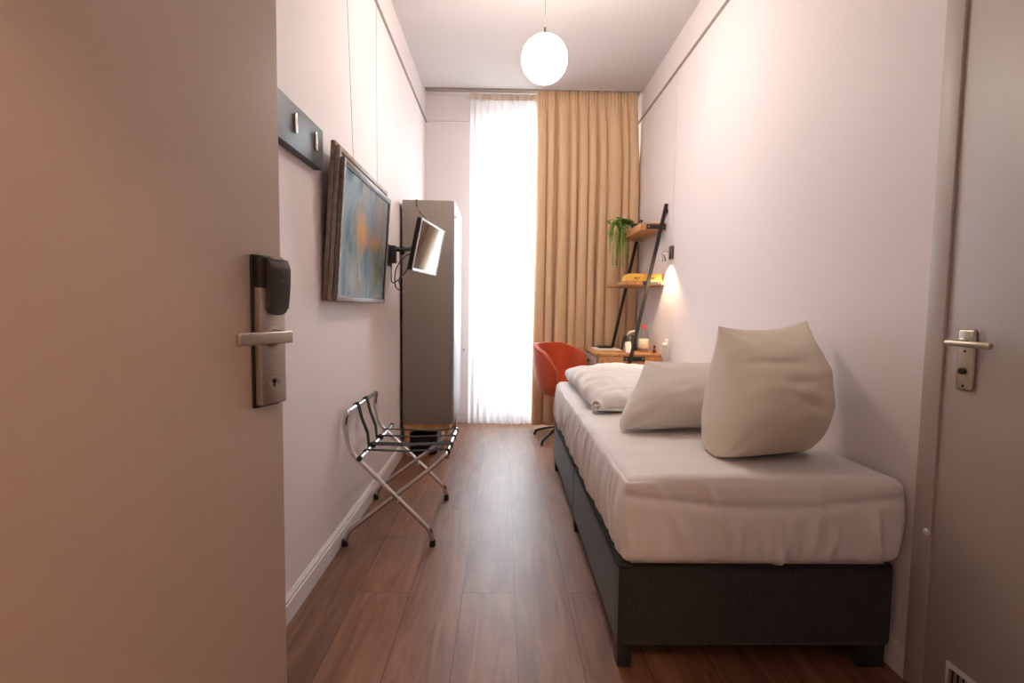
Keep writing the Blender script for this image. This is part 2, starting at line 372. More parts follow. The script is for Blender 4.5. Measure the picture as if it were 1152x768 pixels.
def baseboard(name, run, n, label, hgt=.10, th=.013):
    """moulded skirting along run (two xy points), n = inward direction"""
    prof = [(0, 0), (th, 0), (th, hgt*.72), (th*.8, hgt*.74), (th*.8, hgt*.80), (th*.95, hgt*.83), (th*.95, hgt*.88), (th*.6, hgt*.94), (th*.35, hgt), (0, hgt)]
    bm = nb(); a, b = Vector((*run[0], 0)), Vector((*run[1], 0)); nn = Vector((*n, 0)); rings = []
    for p in (a, b): rings.append([bm.verts.new(p+nn*d+Vector((0, 0, z))) for d, z in prof])
    k = len(prof)
    for i in range(k): bm.faces.new((rings[0][i], rings[0][(i+1) % k], rings[1][(i+1) % k], rings[1][i]))
    bm.faces.new(rings[0]); bm.faces.new(rings[1][::-1])
    struct(obj(name, bm, TRIMW, origin=(a+b)/2, smooth=False), label, 'baseboard')
baseboard('baseboard_left', ((XL, YF), (XL, YB)), (1, 0), 'white moulded baseboard under the pictures')
baseboard('baseboard_right', ((XR, 1.487), (XR, YB)), (-1, 0), 'white baseboard behind the bed', .10, .011)
baseboard('baseboard_back', ((XL, YB), (XR, YB)), (0, -1), 'white baseboard below the window')

def rail(name, a, b, n, label):
    bm = nb(); a, b, n = Vector(a), Vector(b), Vector(n)
    prof = [(0, 0), (.010, .002), (.014, .010), (.010, .018), (.006, .022), (0, .022)]; rings = []
    for p in (a, b): rings.append([bm.verts.new(p+n*d+Vector((0, 0, z-.011))) for d, z in prof])
    k = len(prof)
    for i in range(k): bm.faces.new((rings[0][i], rings[0][(i+1) % k], rings[1][(i+1) % k], rings[1][i]))
    bm.faces.new(rings[0]); bm.faces.new(rings[1][::-1])
    return struct(obj(name, bm, RAILM, origin=(a+b)/2), label, 'picture rail')
rail('trim_1', (XL, YF, RAIL), (XL, YB, RAIL), (1, 0, 0), 'thin brown picture rail high on the left wall')
rail('trim_2', (XR, YF, RAIL), (XR, YB, RAIL), (-1, 0, 0), 'thin brown picture rail high on the right wall')
o = rail('trim_3', (XL, YB, RAIL), (WX0-.02, YB, RAIL), (0, -1, 0), 'short rail on the end wall beside the curtain'); o.data.materials[0] = WALL

# window: tall casement behind the curtains
win = thing('window_1', 'tall white framed window behind the sheer curtain', 'window', (.4, YB+.1, WZ0)); win['kind'] = 'structure'
bm = nb(); y0, y1 = YB+.10, YB+.17; F = .06
box(bm, WX0, WX0+F, y0, y1, WZ0, WZ1, .004); box(bm, WX1-F, WX1, y0, y1, WZ0, WZ1, .004)
box(bm, WX0+F, WX1-F, y0, y1, WZ0, WZ0+.09, .004); box(bm, WX0+F, WX1-F, y0, y1, WZ1-F, WZ1, .004)
TR_Z = 2.42; box(bm, WX0+F, WX1-F, y0, y1, TR_Z, TR_Z+.08, .004); XM = .395
box(bm, XM-.045, XM+.045, y0-.01, y1, WZ0+.09, TR_Z, .004)
obj('window_frame', bm, TRIMW, win)
for x0, x1, z0, z1 in ((WX0+F, XM-.045, WZ0+.09, TR_Z), (XM+.045, WX1-F, WZ0+.09, TR_Z), (WX0+F, WX1-F, TR_Z+.08, WZ1-F)):
    bm = nb(); box(bm, x0, x1, y0+.03, y0+.036, z0, z1); obj('pane', bm, GLASS, win, smooth=False)
bm = nb(); box(bm, XM-.012, XM+.012, y0-.022, y0-.01, 1.15, 1.29, .004); tube(bm, round_corners([(XM, y0-.02, 1.22), (XM, y0-.055, 1.22), (XM, y0-.055, 1.10)], .015), .008); obj('window_handle', bm, WHITEP, win)
bm = nb(); box(bm, WX0-.0, WX1+.0, YB-.0, YB+.10, WZ0, WZ0+.025, .004); obj('window_sill', bm, TRIMW, win)

bm = nb(); box(bm, XL, XR+.6, YB+.75, YB+.90, -.1, .80, .01); box(bm, XL, XR+.6, YB+.36, YB+.75, -.1, .02)
struct(obj('balcony_parapet', bm, textured('grey render', (.36, .36, .37), (.42, .42, .43), .8, nscale=30), smooth=False), 'low grey parapet outside the window', 'parapet')

# entrance door, swung into the room
E0 = Vector((-.432, 1.0, 0)); dd = Vector((-.36, -.933, 0)).normalized(); nn = Vector((.933, -.36, 0)).normalized()
MD = Matrix((( dd.x, nn.x, 0, E0.x), (dd.y, nn.y, 0, E0.y), (0, 0, 1, 0), (0, 0, 0, 1)))   # local: s towards the hinge, n towards the room, z
DW = .84
door = thing('door_1', 'open beige entrance door with card lock', 'door', E0+dd*DW); door['kind'] = 'structure'
bm = nb(); box(bm, 0, DW, -.042, 0, .008, 2.09, .003, 2, MD); obj('door_leaf', bm, DOORW, door)
lk = nb(); box(lk, .013, .076, .0005, .007, .941, 1.222, .004, 2, MD); gask = obj('lock_plate', lk, BLACKP, door)
gask['label'] = 'brushed steel card lock plate with black gasket'
bm = nb(); box(bm, .015, .0735, .007, .024, .947, 1.165, .003, 2, MD); obj('steel_cover', bm, STEEL, gask)
bm = nb(); box(bm, .015, .0745, .007, .026, 1.160, 1.220, .005, 3, MD); obj('reader_housing', bm, BLACKP, gask)
bm = nb()
def rc(u, v):
    s = .0145+.047*u; z = 1.112+.103*v
    bot = .020*(1-math.sqrt(max(0, 1-(2*u-1)**2)))*.6
    if v < .12: z = z+bot*(1-v/.12)
    n = .0255+.014*math.sin(PI*min(1, .15+.85*v)*.62)*(.86+.14*math.sin(PI*u))-.006*max(0, v-.85)/.15
    return MD @ Vector((s, n, z))
V = grid_surface(bm, rc, 14, 24)
edge = [e for e in bm.edges if e.is_boundary]
ex = bmesh.ops.extrude_edge_only(bm, edges=edge); nv = [g for g in ex['geom'] if isinstance(g, bmesh.types.BMVert)]
MI = MD.inverted()
for v in nv:
    q = MI @ v.co; q.y = .022; v.co = MD @ q
bmesh.ops.contextual_create(bm, geom=[e for e in bm.edges if e.is_boundary])
cov = obj('reader_cover', bm, READER, gask, angle=30); cov['label'] = 'curved dark grey card reader cover'
bm = nb()                                   # faint emblem on the reader cover
pts = []
for k in range(13):
    a = -1.9+3.4*k/12; pts.append(MD @ Vector((.039-.006*math.cos(a), .0395, 1.183+.0085*math.sin(a))))
tube(bm, pts, .0011, 6); obj('reader_emblem', bm, principled('grey emblem', (.12, .115, .11), .4), cov)
bm = nb(); box(bm, .026, .052, .026, .0345, 1.2125, 1.2165, .001, 1, MD); obj('card_slot', bm, principled('slot light', (.35, .33, .31), .4), cov)
bm = nb(); lathe(bm, [(.0, .024), (.020, .024), (.020, .028), (.014, .030), (.012, .050), (0, .050)], (0, 0, 0), 24, 'Y', MD @ Matrix.Translation((.047, 0, 1.073)))
bmesh.ops.recalc_face_normals(bm, faces=bm.faces)
box(bm, .034, .152, .050, .061, 1.062, 1.084, .0035, 3, MD)
box(bm, .034, .050, .040, .054, 1.062, 1.084, .0035, 3, MD)
lv = obj('door_lever', bm, STEEL, gask); lv['label'] = 'brushed steel lever handle'
bm = nb(); lathe(bm, [(0, .0235), (.0125, .0235), (.0125, .0258), (.011, .0262), (.0105, .0245), (.004, .0245), (0, .0245)], (0, 0, 0), 28, 'Y', MD @ Matrix.Translation((.046, 0, .986)))
cyl = obj('lock_cylinder', bm, STEEL, gask)
bm = nb(); lathe(bm, [(0, .0246), (.0042, .0246), (.0042, .0262), (0, .0262)], (0, 0, 0), 16, 'Y', MD @ Matrix.Translation((.046, 0, .990))); box(bm, .0448, .0472, .0246, .0262, .980, .990, 0, 1, MD)
obj('keyhole', bm, DARK, cyl)

# side door in the right wall
d2 = thing('door_2', 'closed beige side door with nickel handle beside the bed', 'door', (XR, (D2A+D2B)/2, 0)); d2['kind'] = 'structure'
bm = nb(); box(bm, XR-.004, XR+.036, D2A+.0005, D2B-.0005, .001, D2H-.0005, .001); obj('door_leaf', bm, DOOR2W, d2)
bm = nb()
for a, b in ((D2B-.002, D2B+.062), (D2A-.062, D2A+.002)): box(bm, XR-.012, XR-.0002, a, b, .0, D2H+.06, .004)
box(bm, XR-.012, XR-.0002, D2A+.002, D2B-.002, D2H-.002, D2H+.06, .004)
obj('door_frame', bm, DOOR2W, d2)
bm = nb(); px = XR-.004
box(bm, px-.009, px-.0002, 1.326, 1.377, .925, 1.090, .006, 3)
pl = obj('handle_plate', bm, NICKEL, d2); pl['label'] = 'satin nickel long plate'
bm = nb(); yc = 1.351
lathe(bm, [(0, 0), (.012, 0), (.012, -.012), (.009, -.014), (.009, -.052), (0, -.052)], (px-.009, yc, 1.054), 20, 'X')
tube(bm, round_corners([(px-.045, yc+.001, 1.054), (px-.062, yc+.001, 1.054), (px-.062, yc-.085, 1.0535), (px-.055, yc-.118, 1.052)], .016), .0085, 14)
obj('door_lever', bm, NICKEL, pl)
bm = nb(); lathe(bm, [(0, 0), (.009, 0), (.009, -.008), (.007, -.011), (0, -.011)], (px-.009, yc, .977), 20, 'X'); obj('thumb_turn', bm, principled('dark brass', (.10, .085, .06), .35, .8), pl)
for zz in (1.031, .937):
    bm = nb(); lathe(bm, [(0, 0), (.0032, 0), (.0032, -.0012), (0, -.0012)], (px-.009, yc, zz), 12, 'X'); obj('screw', bm, DARK, pl)
bm = nb(); lathe(bm, [(0, 0), (.010, 0), (.010, -.004), (.006, -.009), (0, -.010)], (XR-.012, 1.434, .493), 18, 'X'); obj('strike_cap', bm, TRIMW, d2)
bm = nb(); box(bm, px-.006, px-.0002, .93, 1.347, .02, .163, .002)
gr = obj('vent_grille', bm, TRIMW, d2); gr['label'] = 'white framed vent grille with dark slots'
bm = nb(); box(bm, px-.0072, px-.006, .945, 1.332, .034, .149); obj('vent_opening', bm, DARK, gr, smooth=False)
bm = nb()
for k in range(24): box(bm, px-.011, px-.0072, 1.328-.016*k-.004, 1.328-.016*k+.003, .034, .149)
obj('louvre', bm, principled('grille slat', (.32, .28, .25), .5), gr, smooth=False)

# ================================================================== CURTAINS
RY = 4.84
cr = thing('curtain_rail', 'brown curtain rail running under the ceiling above both curtains', 'curtain rail', (.25, RY, H-.02))
bm = nb(); box(bm, XL+.002, XR-.002, RY-.012, RY+.05, H-.015, H-.0005, .003); obj('track', bm, RAILM, cr)
for xx in (XL+.004, XR-.016):
    bm = nb(); box(bm, xx, xx+.012, RY-.026, RY+.055, H-.032, H-.002, .003); obj('end_cap', bm, WHITEP, cr)
def curtain_fn(x0, x1, y, ztop, zbot, pleats, amp_top, amp_bot, seed, soft=1.0, jitter=.35, omega=.12):
    """cloth in vertical folds: rounded fronts towards the room with narrow creases between them"""
    R = rng(seed); wd_ = [R.uniform(.55, 1.5) for _ in range(pleats)]; tot = sum(wd_); ed = [0]
    for q in wd_: ed.append(ed[-1]+q/tot)
    dp = [R.uniform(.55, 1.2) for _ in range(pleats+1)]; tw = [R.uniform(-1, 1) for _ in range(pleats+1)]
    def fn(u, v):
        i = 0
        while i < pleats-1 and u > ed[i+1]: i += 1
        f = (u-ed[i])/(ed[i+1]-ed[i]); f = min(1, max(0, f))
        d = dp[i]*(1-f)+dp[i+1]*f
        amp = (amp_top+(amp_bot-amp_top)*min(1, v*2.2)**.8)*d
        s = math.sin(PI*f)
        yy = y-amp*(abs(s)**(.55*soft)-.6)
        k = .5*amp*jitter*(tw[i]*(1-f)+tw[i+1]*f)*math.sin(2.5*v+tw[i]*3)
        x = x0+(x1-x0)*u+k+omega*amp*math.sin(2*PI*f)*(.4+.6*v)
        yy += .004*noise.noise(Vector((x*6, v*5, seed)))
        return Vector((x, yy, ztop+(zbot-ztop)*v))
    return fn
# sheer
sh = thing('sheer_curtain', 'white sheer curtain glowing in front of the window, left of the tan curtain', 'curtain', (-.02, RY+.035, 0))
bm = nb(); grid_surface(bm, curtain_fn(-.335, .335, RY+.045, H-.075, .014, 12, .022, .040, 5, 1.3), 340, 50); obj('sheer_cloth', bm, SHEER, sh, angle=180)
bm = nb(); grid_surface(bm, curtain_fn(-.335, .335, RY+.043, H-.028, H-.085, 12, .022, .022, 5, 1.3), 340, 6); ob = obj('header_tape', bm, TAPE, sh, angle=180); solidify(ob, .0015)
# drape
dr = thing('tan_curtain', 'heavy tan curtain hanging in deep folds behind the desk', 'curtain', (.75, RY, 0))
_fold = curtain_fn(0, 1, 0, 1, 0, 10, .060, .135, 29, .55, .5, -.13)
def drape(u, v):
    q = _fold(u, v); z = H-.017+(.028-(H-.017))*v
    x1 = 1.212+.036*min(1, v*5); g = max(0, 1-v/.07)
    fine = math.sin(2*PI*u*34+2*math.sin(u*21))
    y = RY-.018+q.y*(1-.45*g)+.011*fine*g
    if v < .012: y += .008*math.sin(2*PI*u*61)
    yy = min(y, RY+.026+.10*min(1, max(0, (u-.06)/.06)))
    return Vector((.283+(x1-.283)*min(1.006, max(-.004, q.x)), yy, z))
bm = nb(); grid_surface(bm, drape, 460, 70); ob = obj('curtain_cloth', bm, DRAPE, dr, angle=180); solidify(ob, .003)

# ================================================================== PENDANT
pc = Vector((.213, 2.95, 2.528)); PR = .128
pen = thing('pendant_lamp', 'lit white globe pendant hanging from the ceiling', 'lamp', (pc.x, pc.y, H))
bm = nb(); prof = [(PR*math.sin(PI*k/32), -PR*math.cos(PI*k/32)) for k in range(33)]; prof[0] = (0, -PR); prof[-1] = (0, PR)
lathe(bm, prof, pc, 48); obj('globe_shade', bm, GLOBE, pen)
bm = nb(); lathe(bm, [(.012, 0), (.012, .012), (.006, .016), (.006, .045), (.002, .05)], (pc.x, pc.y, pc.z+PR-.001), 16); obj('cord_grip', bm, IRON, pen)
bm = nb(); tube(bm, [(pc.x, pc.y, pc.z+PR+.045), (pc.x, pc.y, H-.03)], .0022, 8); obj('cord', bm, RAILM, pen)
bm = nb(); lathe(bm, [(.005, -.035), (.045, -.03), (.05, -.02), (.05, 0)], (pc.x, pc.y, H), 28); obj('ceiling_canopy', bm, WHITEP, pen)

# ================================================================== COAT RACK
ck = thing('coat_rack', 'slate grey wall board with fold-out metal coat hooks, above the pictures', 'coat rack', (XL, 1.68, 1.64))
bm = nb(); box(bm, XL+.0005, XL+.036, 1.27, 2.092, 1.672, 1.826, .002)
obj('board', bm, RACKB, ck)
for yy in (1.43, 1.62, 1.812, 2.003):
    bm = nb()
    fx = XL+.036
    for s in (0,):
        prof = []
        for k in range(32):
            a = 2*PI*k/32; prof.append((.0105*math.cos(a), .032*(1 if math.sin(a) > 0 else -1)*0+(.0245*(1 if math.sin(a) >= 0 else -1))+.0105*math.sin(a)))
        A = [bm.verts.new((fx, yy+p, 1.758+q)) for p, q in prof]; B = [bm.verts.new((fx+.008, yy+p*.96, 1.758+q*.985)) for p, q in prof]; C = [bm.verts.new((fx+.010, yy+p*.6, 1.758+q*.9)) for p, q in prof]
        for X, Y in ((A, B), (B, C)):
            for k in range(32): bm.faces.new((X[k], X[(k+1) % 32], Y[(k+1) % 32], Y[k]))
        bm.faces.new(C); bm.faces.new(A[::-1])
    obj('hook', bm, CHROME, ck, angle=50)

# ================================================================== PICTURES
def picture(name, label, off, yshift, zshift, Hd, fm, art, lean=.0, wires=None):
    """off = distance of the back from the wall; a tilted frame hanging on the wall"""
    Wd, th, fw = .86, .0195, .022
    x0 = XL+off
    t = thing(name, label, 'picture', (x0, 2.155+yshift, 1.152+zshift), 'framed pictures hung in a stack on the wall')
    Mx = Matrix.Translation((x0, 2.155+yshift, 1.152+zshift)) @ Matrix.Rotation(lean, 4, 'Y')
    bm = nb()
    box(bm, 0, th, 0, fw, 0, Hd, .003, 2, Mx); box(bm, 0, th, Wd-fw, Wd, 0, Hd, .003, 2, Mx)
    box(bm, 0, th, fw, Wd-fw, 0, fw, .003, 2, Mx); box(bm, 0, th, fw, Wd-fw, Hd-fw, Hd, .003, 2, Mx)
    obj('frame', bm, fm, t)
    bm = nb(); box(bm, .004, th-.008, fw, Wd-fw, fw, Hd-fw, 0, 1, Mx)
    a = obj('canvas' if art else 'backing_board', bm, PAINT if art else BACKING, t, smooth=False)
    if art:
        a['label'] = 'abstract painting in dusty blue with an orange centre'
        bm = nb()
        for p in ((th-.012, 0), ): pass
        k = .007
        box(bm, th-.008, th-.003, fw-.001, fw+k, fw, Hd-fw, .001, 1, Mx); box(bm, th-.008, th-.003, Wd-fw-k, Wd-fw+.001, fw, Hd-fw, .001, 1, Mx)
        box(bm, th-.008, th-.003, fw+k, Wd-fw-k, fw-.001, fw+k, .001, 1, Mx); box(bm, th-.008, th-.003, fw+k, Wd-fw-k, Hd-fw-k, Hd-fw+.001, .001, 1, Mx)
        obj('inner_lip', bm, IRON, t)
    for yy in (wires or ()):
        p = Mx @ Vector((.006, yy[1]-2.155-yshift, Hd-.01))
        bm = nb(); tube(bm, [p, (XL+.012, yy[0], RAIL-.004)], .0013, 6); box(bm, XL+.0145, XL+.018, yy[0]-.004, yy[0]+.004, RAIL-.012, RAIL+.016, .001, 1); obj('hanging_wire', bm, RAILM, t)
    return t
picture('framed_picture', 'weathered brown framed picture rearmost of the hung stack, against the wall', .003, -.004, .003, .66, FRAME2, False, .066, wires=((2.47, 2.45),))
picture('framed_picture', 'plain framed picture between the painting and the rearmost frame', .0235, .0, .002, .643, FRAME1, False, .066, wires=((3.06, 2.82),))
picture('framed_picture', 'abstract blue and orange painting in a pewter frame, front of the hung stack', .044, .004, .0, .60, FRAME3, True, .066)

# ================================================================== WARDROBE
WY0, WY1, WX_0, WX_1, WZ_0, WZ_1 = 3.75, 4.36, -.742, -.385, .262, 1.905
wd = thing('wardrobe', 'tall narrow grey wardrobe on wooden legs beside the window', 'wardrobe', ((WX_0+WX_1)/2, (WY0+WY1)/2, 0))
bm = nb(); box(bm, WX_0, WX_1, WY0, WY1, WZ_0, WZ_1, .002); obj('body', bm, WARD, wd)
bm = nb(); box(bm, WX_1+.002, WX_1+.021, WY0+.001, WY1-.001, WZ_0+.003, WZ_1-.003, .0015); dr_ = obj('door', bm, WARDDOOR, wd); dr_['label'] = 'pale grey wardrobe door'
bm = nb(); box(bm, WX_1+.021, WX_1+.036, WY0+.02, WY0+.03, 1.78, 1.80, .002); obj('knob', bm, WHITEP, dr_)
for xx in (WX_0+.012, WX_1-.045):
    for yy in (WY0+.012, WY1-.052):
        bm = nb(); box(bm, xx, xx+.036, yy, yy+.036, 0, WZ_0-.05, .002); obj('leg', bm, OAK, wd)
bm = nb(); box(bm, WX_0+.005, WX_1-.005, WY0+.006, WY0+.05, WZ_0-.05, WZ_0-.0005, .002); box(bm, WX_0+.005, WX_1-.005, WY1-.055, WY1-.01, WZ_0-.05, WZ_0-.0005, .002)
box(bm, WX_0+.005, WX_0+.05, WY0+.05, WY1-.055, WZ_0-.05, WZ_0-.0005, .002); box(bm, WX_1-.05, WX_1-.005, WY0+.05, WY1-.055, WZ_0-.05, WZ_0-.0005, .002)
obj('plinth_frame', bm, OAK, wd)
bm = nb(); box(bm, -.725, -.50, 3.86, 4.14, .001, .17, .02, 3)  # dark block stands in for the shade below the wardrobe
for v in bm.verts:
    if v.co.z > .1: v.co.x *= .985; v.co.y -= .02
tag(obj('shade_block', bm, BLACKP), 'dark block put in for the shaded floor under the wardrobe', 'box')

# ================================================================== TELEVISION
nearp, farp, zb, tilt = Vector((-.527, 2.935, 1.342)), Vector((-.459, 3.445, 1.342)), 1.342, math.radians(11.5)
wdir = (farp-nearp).normalized(); nh = Vector((wdir.y, -wdir.x, 0)); upv = (Vector((0, 0, 1))*math.cos(tilt)+nh*math.sin(tilt)); nv_ = wdir.cross(upv).normalized()
if nv_.dot(nh) < 0: nv_ = -nv_
MT = Matrix(((wdir.x, nv_.x, upv.x, nearp.x), (wdir.y, nv_.y, upv.y, nearp.y), (wdir.z, nv_.z, upv.z, nearp.z), (0, 0, 0, 1)))
tvw, tvh = (farp-nearp).length, .302
tv = thing('television', 'small flat television tilted on a black wall arm in front of the wardrobe', 'television', (XL, 3.35, 1.4))
bm = nb(); box(bm, 0, tvw, -.030, -.004, 0, tvh, .006, 3, MT); box(bm, tvw*.25, tvw*.75, -.052, -.030, .06, tvh-.06, .006, 2, MT); obj('housing', bm, BLACKP, tv)
bm = nb(); b_ = .011
box(bm, 0, b_, -.004, .003, 0, tvh, .0015, 1, MT); box(bm, tvw-b_, tvw, -.004, .003, 0, tvh, .0015, 1, MT); box(bm, b_, tvw-b_, -.004, .003, 0, b_+.004, .0015, 1, MT); box(bm, b_, tvw-b_, -.004, .003, tvh-b_, tvh, .0015, 1, MT)
obj('bezel', bm, SILVERP, tv)
bm = nb(); box(bm, b_, tvw-b_, -.0035, .0, b_+.004, tvh-b_, 0, 1, MT); obj('screen', bm, SCREEN, tv, smooth=False)
bm = nb(); box(bm, XL+.0005, XL+.012, 3.36, 3.46, 1.40, 1.54, .003); wp = obj('wall_plate', bm, BLACKP, tv)
bc = MT @ Vector((tvw*.5, -.054, tvh*.5))
bm = nb(); e1 = Vector((XL+.085, 3.43, 1.51))
box(bm, XL+.012, XL+.05, 3.385, 3.435, 1.42, 1.535, .004)
tube(bm, [(XL+.04, 3.41, 1.515), e1], .016, 10); tube(bm, [e1-Vector((0, 0, .03)), e1+Vector((0, 0, .022))], .016, 12); tube(bm, [e1, bc], .014, 10)
obj('swivel_arm', bm, BLACKP, tv)
bm = nb(); box(bm, tvw*.5-.05, tvw*.5+.05, -.058, -.052, tvh*.5-.05, tvh*.5+.05, .002, 1, MT); obj('mounting_plate', bm, BLACKP, tv)
def smooth_path(P, n=8):
    P = [Vector(p) for p in P]; out = []
    for i in range(len(P)-1):
        p0, p1, p2, p3 = P[max(i-1, 0)], P[i], P[i+1], P[min(i+2, len(P)-1)]
        for k in range(n):
            t = k/n; out.append(.5*((2*p1)+(-p0+p2)*t+(2*p0-5*p1+4*p2-p3)*t*t+(-p0+3*p1-3*p2+p3)*t**3))
    out.append(P[-1]); return out
bk = MT @ Vector((.06, -.034, .06))
for k, pp in enumerate(([bk, bk+Vector((-.03, .05, -.05)), (XL+.08, 3.30, 1.30), (XL+.03, 3.36, 1.30), (XL+.022, 3.40, 1.42)],
                        [bk+Vector((0, .03, .02)), bk+Vector((-.04, .06, .03)), (XL+.06, 3.36, 1.38), (XL+.05, 3.38, 1.27), (XL+.10, 3.33, 1.24), (XL+.09, 3.30, 1.30)])):
    bm = nb(); tube(bm, smooth_path(pp), .0038, 8); obj('cable', bm, BLACKP, tv)
tp = MT @ Vector((.16, -.02, tvh))
bm = nb(); tube(bm, smooth_path([tp+Vector((-.006, .012, .004)), tp+Vector((-.012, .02, .03)), (-.60, 3.70, 1.80), (-.64, 3.743, 1.88), (-.64, 3.765, 1.912), (-.64, 3.90, 1.909)]), .003, 6); tag(obj('aerial_cable', bm, BLACKP), 'thin black cable rising from the television over the top of the wardrobe', 'cable')

# ================================================================== LUGGAGE RACK
lr = thing('luggage_rack', 'folding chrome luggage rack with black straps against the wall', 'luggage rack', (-.53, 2.65, 0))
yn, yf = 2.355, 2.945; r_ = .0115
LB = Vector((-.655, 0, .432)); RB = Vector((-.262, 0, .438))
bm = nb()
P = [(-.325, yn, .012), (-.333, yn, .075), (-.712, yn+.012, .447), (-.742, yn+.014, .575), (-.728, yn+.016, .640), (-.728, yf-.016, .640), (-.742, yf-.014, .575), (-.712, yf-.012, .447), (-.333, yf, .075), (-.325, yf, .012)]
tube(bm, round_corners(P, [0, .04, .045, .03, .028, .028, .03, .045, .04, 0]), r_, 14); obj('backrest_frame', bm, CHROME, lr)
bm = nb(); y2, y3 = yn+.030, yf-.030
P = [(-.738, y2-.03, .012), (-.722, y2-.03, .07), (-.325, y2, .375), (-.262, y2+.004, .438), (-.262, y3-.004, .438), (-.325, y3, .375), (-.722, y3+.03, .07), (-.738, y3+.03, .012)]
P = [Vector(p)+Vector((0, (.028 if i < 4 else -.028) if False else 0, 0)) for i, p in enumerate(P)]
tube(bm, round_corners(P, [0, .04, .07, .05, .05, .07, .04, 0]), r_, 14); obj('seat_frame', bm, CHROME, lr)
bm = nb(); tube(bm, [(LB.x, yn-.035, LB.z), (LB.x, yf+.03, LB.z)], r_, 14); obj('seat_bar', bm, CHROME, lr)
for ya in (yn-.047, yf+.03):
    bm = nb(); tube(bm, [(LB.x, ya, LB.z), (LB.x, ya+.017, LB.z)], r_+.0018, 14); obj('end_cap', bm, BLACKP, lr)
for xx, yy in ((-.325, yn), (-.325, yf), (-.738, y2-.03), (-.738, y3+.03)):
    bm = nb(); lathe(bm, [(.0145, 0), (.0155, .004), (.0135, .03), (.0118, .032)], (xx, yy, 0.0005), 18); obj('foot_cap', bm, BLACKP, lr)
for zz, yy, xs in ((.215, yn+.006, -.485), (.215, yf-.006, -.485)):
    bm = nb(); tube(bm, [(xs, yy-.014, zz+.006), (xs, yy+.030 if yy < 2.6 else yy+.014, zz+.006)] if yy < 2.6 else [(xs, yy-.03, zz+.006), (xs, yy+.014, zz+.006)], .006, 10); obj('pivot_bolt', bm, STEEL, lr)
def wrap(c, a0, a1, rad, n=8):
    return [Vector((c.x+rad*math.cos(a0+(a1-a0)*k/n), c.y, c.z+rad*math.sin(a0+(a1-a0)*k/n))) for k in range(n+1)]
for yy, ww in ((2.415, .026), (2.53, .060), (2.69, .026), (2.84, .026)):
    a = LB.copy(); a.y = yy; b = RB.copy(); b.y = yy
    pts = wrap(a, PI*1.45, PI*.5, r_+.002)+[(a+b)/2+Vector((0, 0, r_-.006))]+wrap(b, PI*.5, -PI*.45, r_+.002)
    bm = nb(); band(bm, pts, (0, ww, 0), .0025); obj('seat_strap', bm, STRAP, lr)
for yy in (2.52, 2.68):
    a = Vector((-.728, yy, .640)); b = LB.copy(); b.y = yy+.01
    pts = wrap(a, PI*1.2, PI*.25, r_+.002)+[Vector((-.700, yy, .575)), Vector((-.674, yy+.006, .50))]+wrap(b, PI*.85, -PI*.2, r_+.0045)
    bm = nb(); band(bm, pts, (0, .042, 0), .0025); obj('back_strap', bm, STRAP, lr)

# ================================================================== BED
BX0, BX1, BY0, BY1, BZ0, BZ1 = .367, 1.240, 1.53, 3.56, .075, .337
bed = thing('bed_base', 'charcoal upholstered box spring bed base on black block legs', 'bed', ((BX0+BX1)/2, (BY0+BY1)/2, 0))
ymid = (BY0+BY1)/2
for a, b in ((BY0, ymid-.0015), (ymid+.0015, BY1)):
    bm = nb(); R = rng(3)
    rounded_block(bm, (BX0, a, BZ0), (BX1, b, BZ1), .010, (20, 30, 10)); sec = obj('upholstered_box', bm, BEDF, bed, angle=80)
    bm = nb(); rr = .0045
    for zz in (BZ1-.006,):
        tube(bm, round_corners([(BX0+.1, a+.003, zz), (BX0+.003, a+.003, zz), (BX0+.003, b-.003, zz), (BX1-.003, b-.003, zz), (BX1-.003, a+.003, zz), (BX0+.1, a+.003, zz)], .02), rr, 8)
    obj('piping', bm, BEDEDGE, sec)
for yy in (BY0+.008, ymid-.03, BY1-.075):
    for xx in (BX0+.006, BX1-.095):
        wl = .045 if xx < .8 else .085
        bm = nb(); box(bm, xx, xx+wl, yy, yy+.055, 0.0, BZ0+.003, .003); obj('leg', bm, BLACKP, bed)
MZ0, MZ1 = BZ1+.001, .622
_R = rng(31); FOLDS = [(.43, .475), (.47, .53), (.555, .60), (.64, .70), (.74, .72), (.83, .86), (.905, .86), (.985, .94), (1.06, 1.0), (1.13, 1.17), (1.18, 1.12)]
SIDE = [(1.60+k*.085+_R.uniform(-.03, .03), _R.uniform(-.05, .05), _R.uniform(.4, 1.2), _R.uniform(.009, .018)) for k in range(23)]
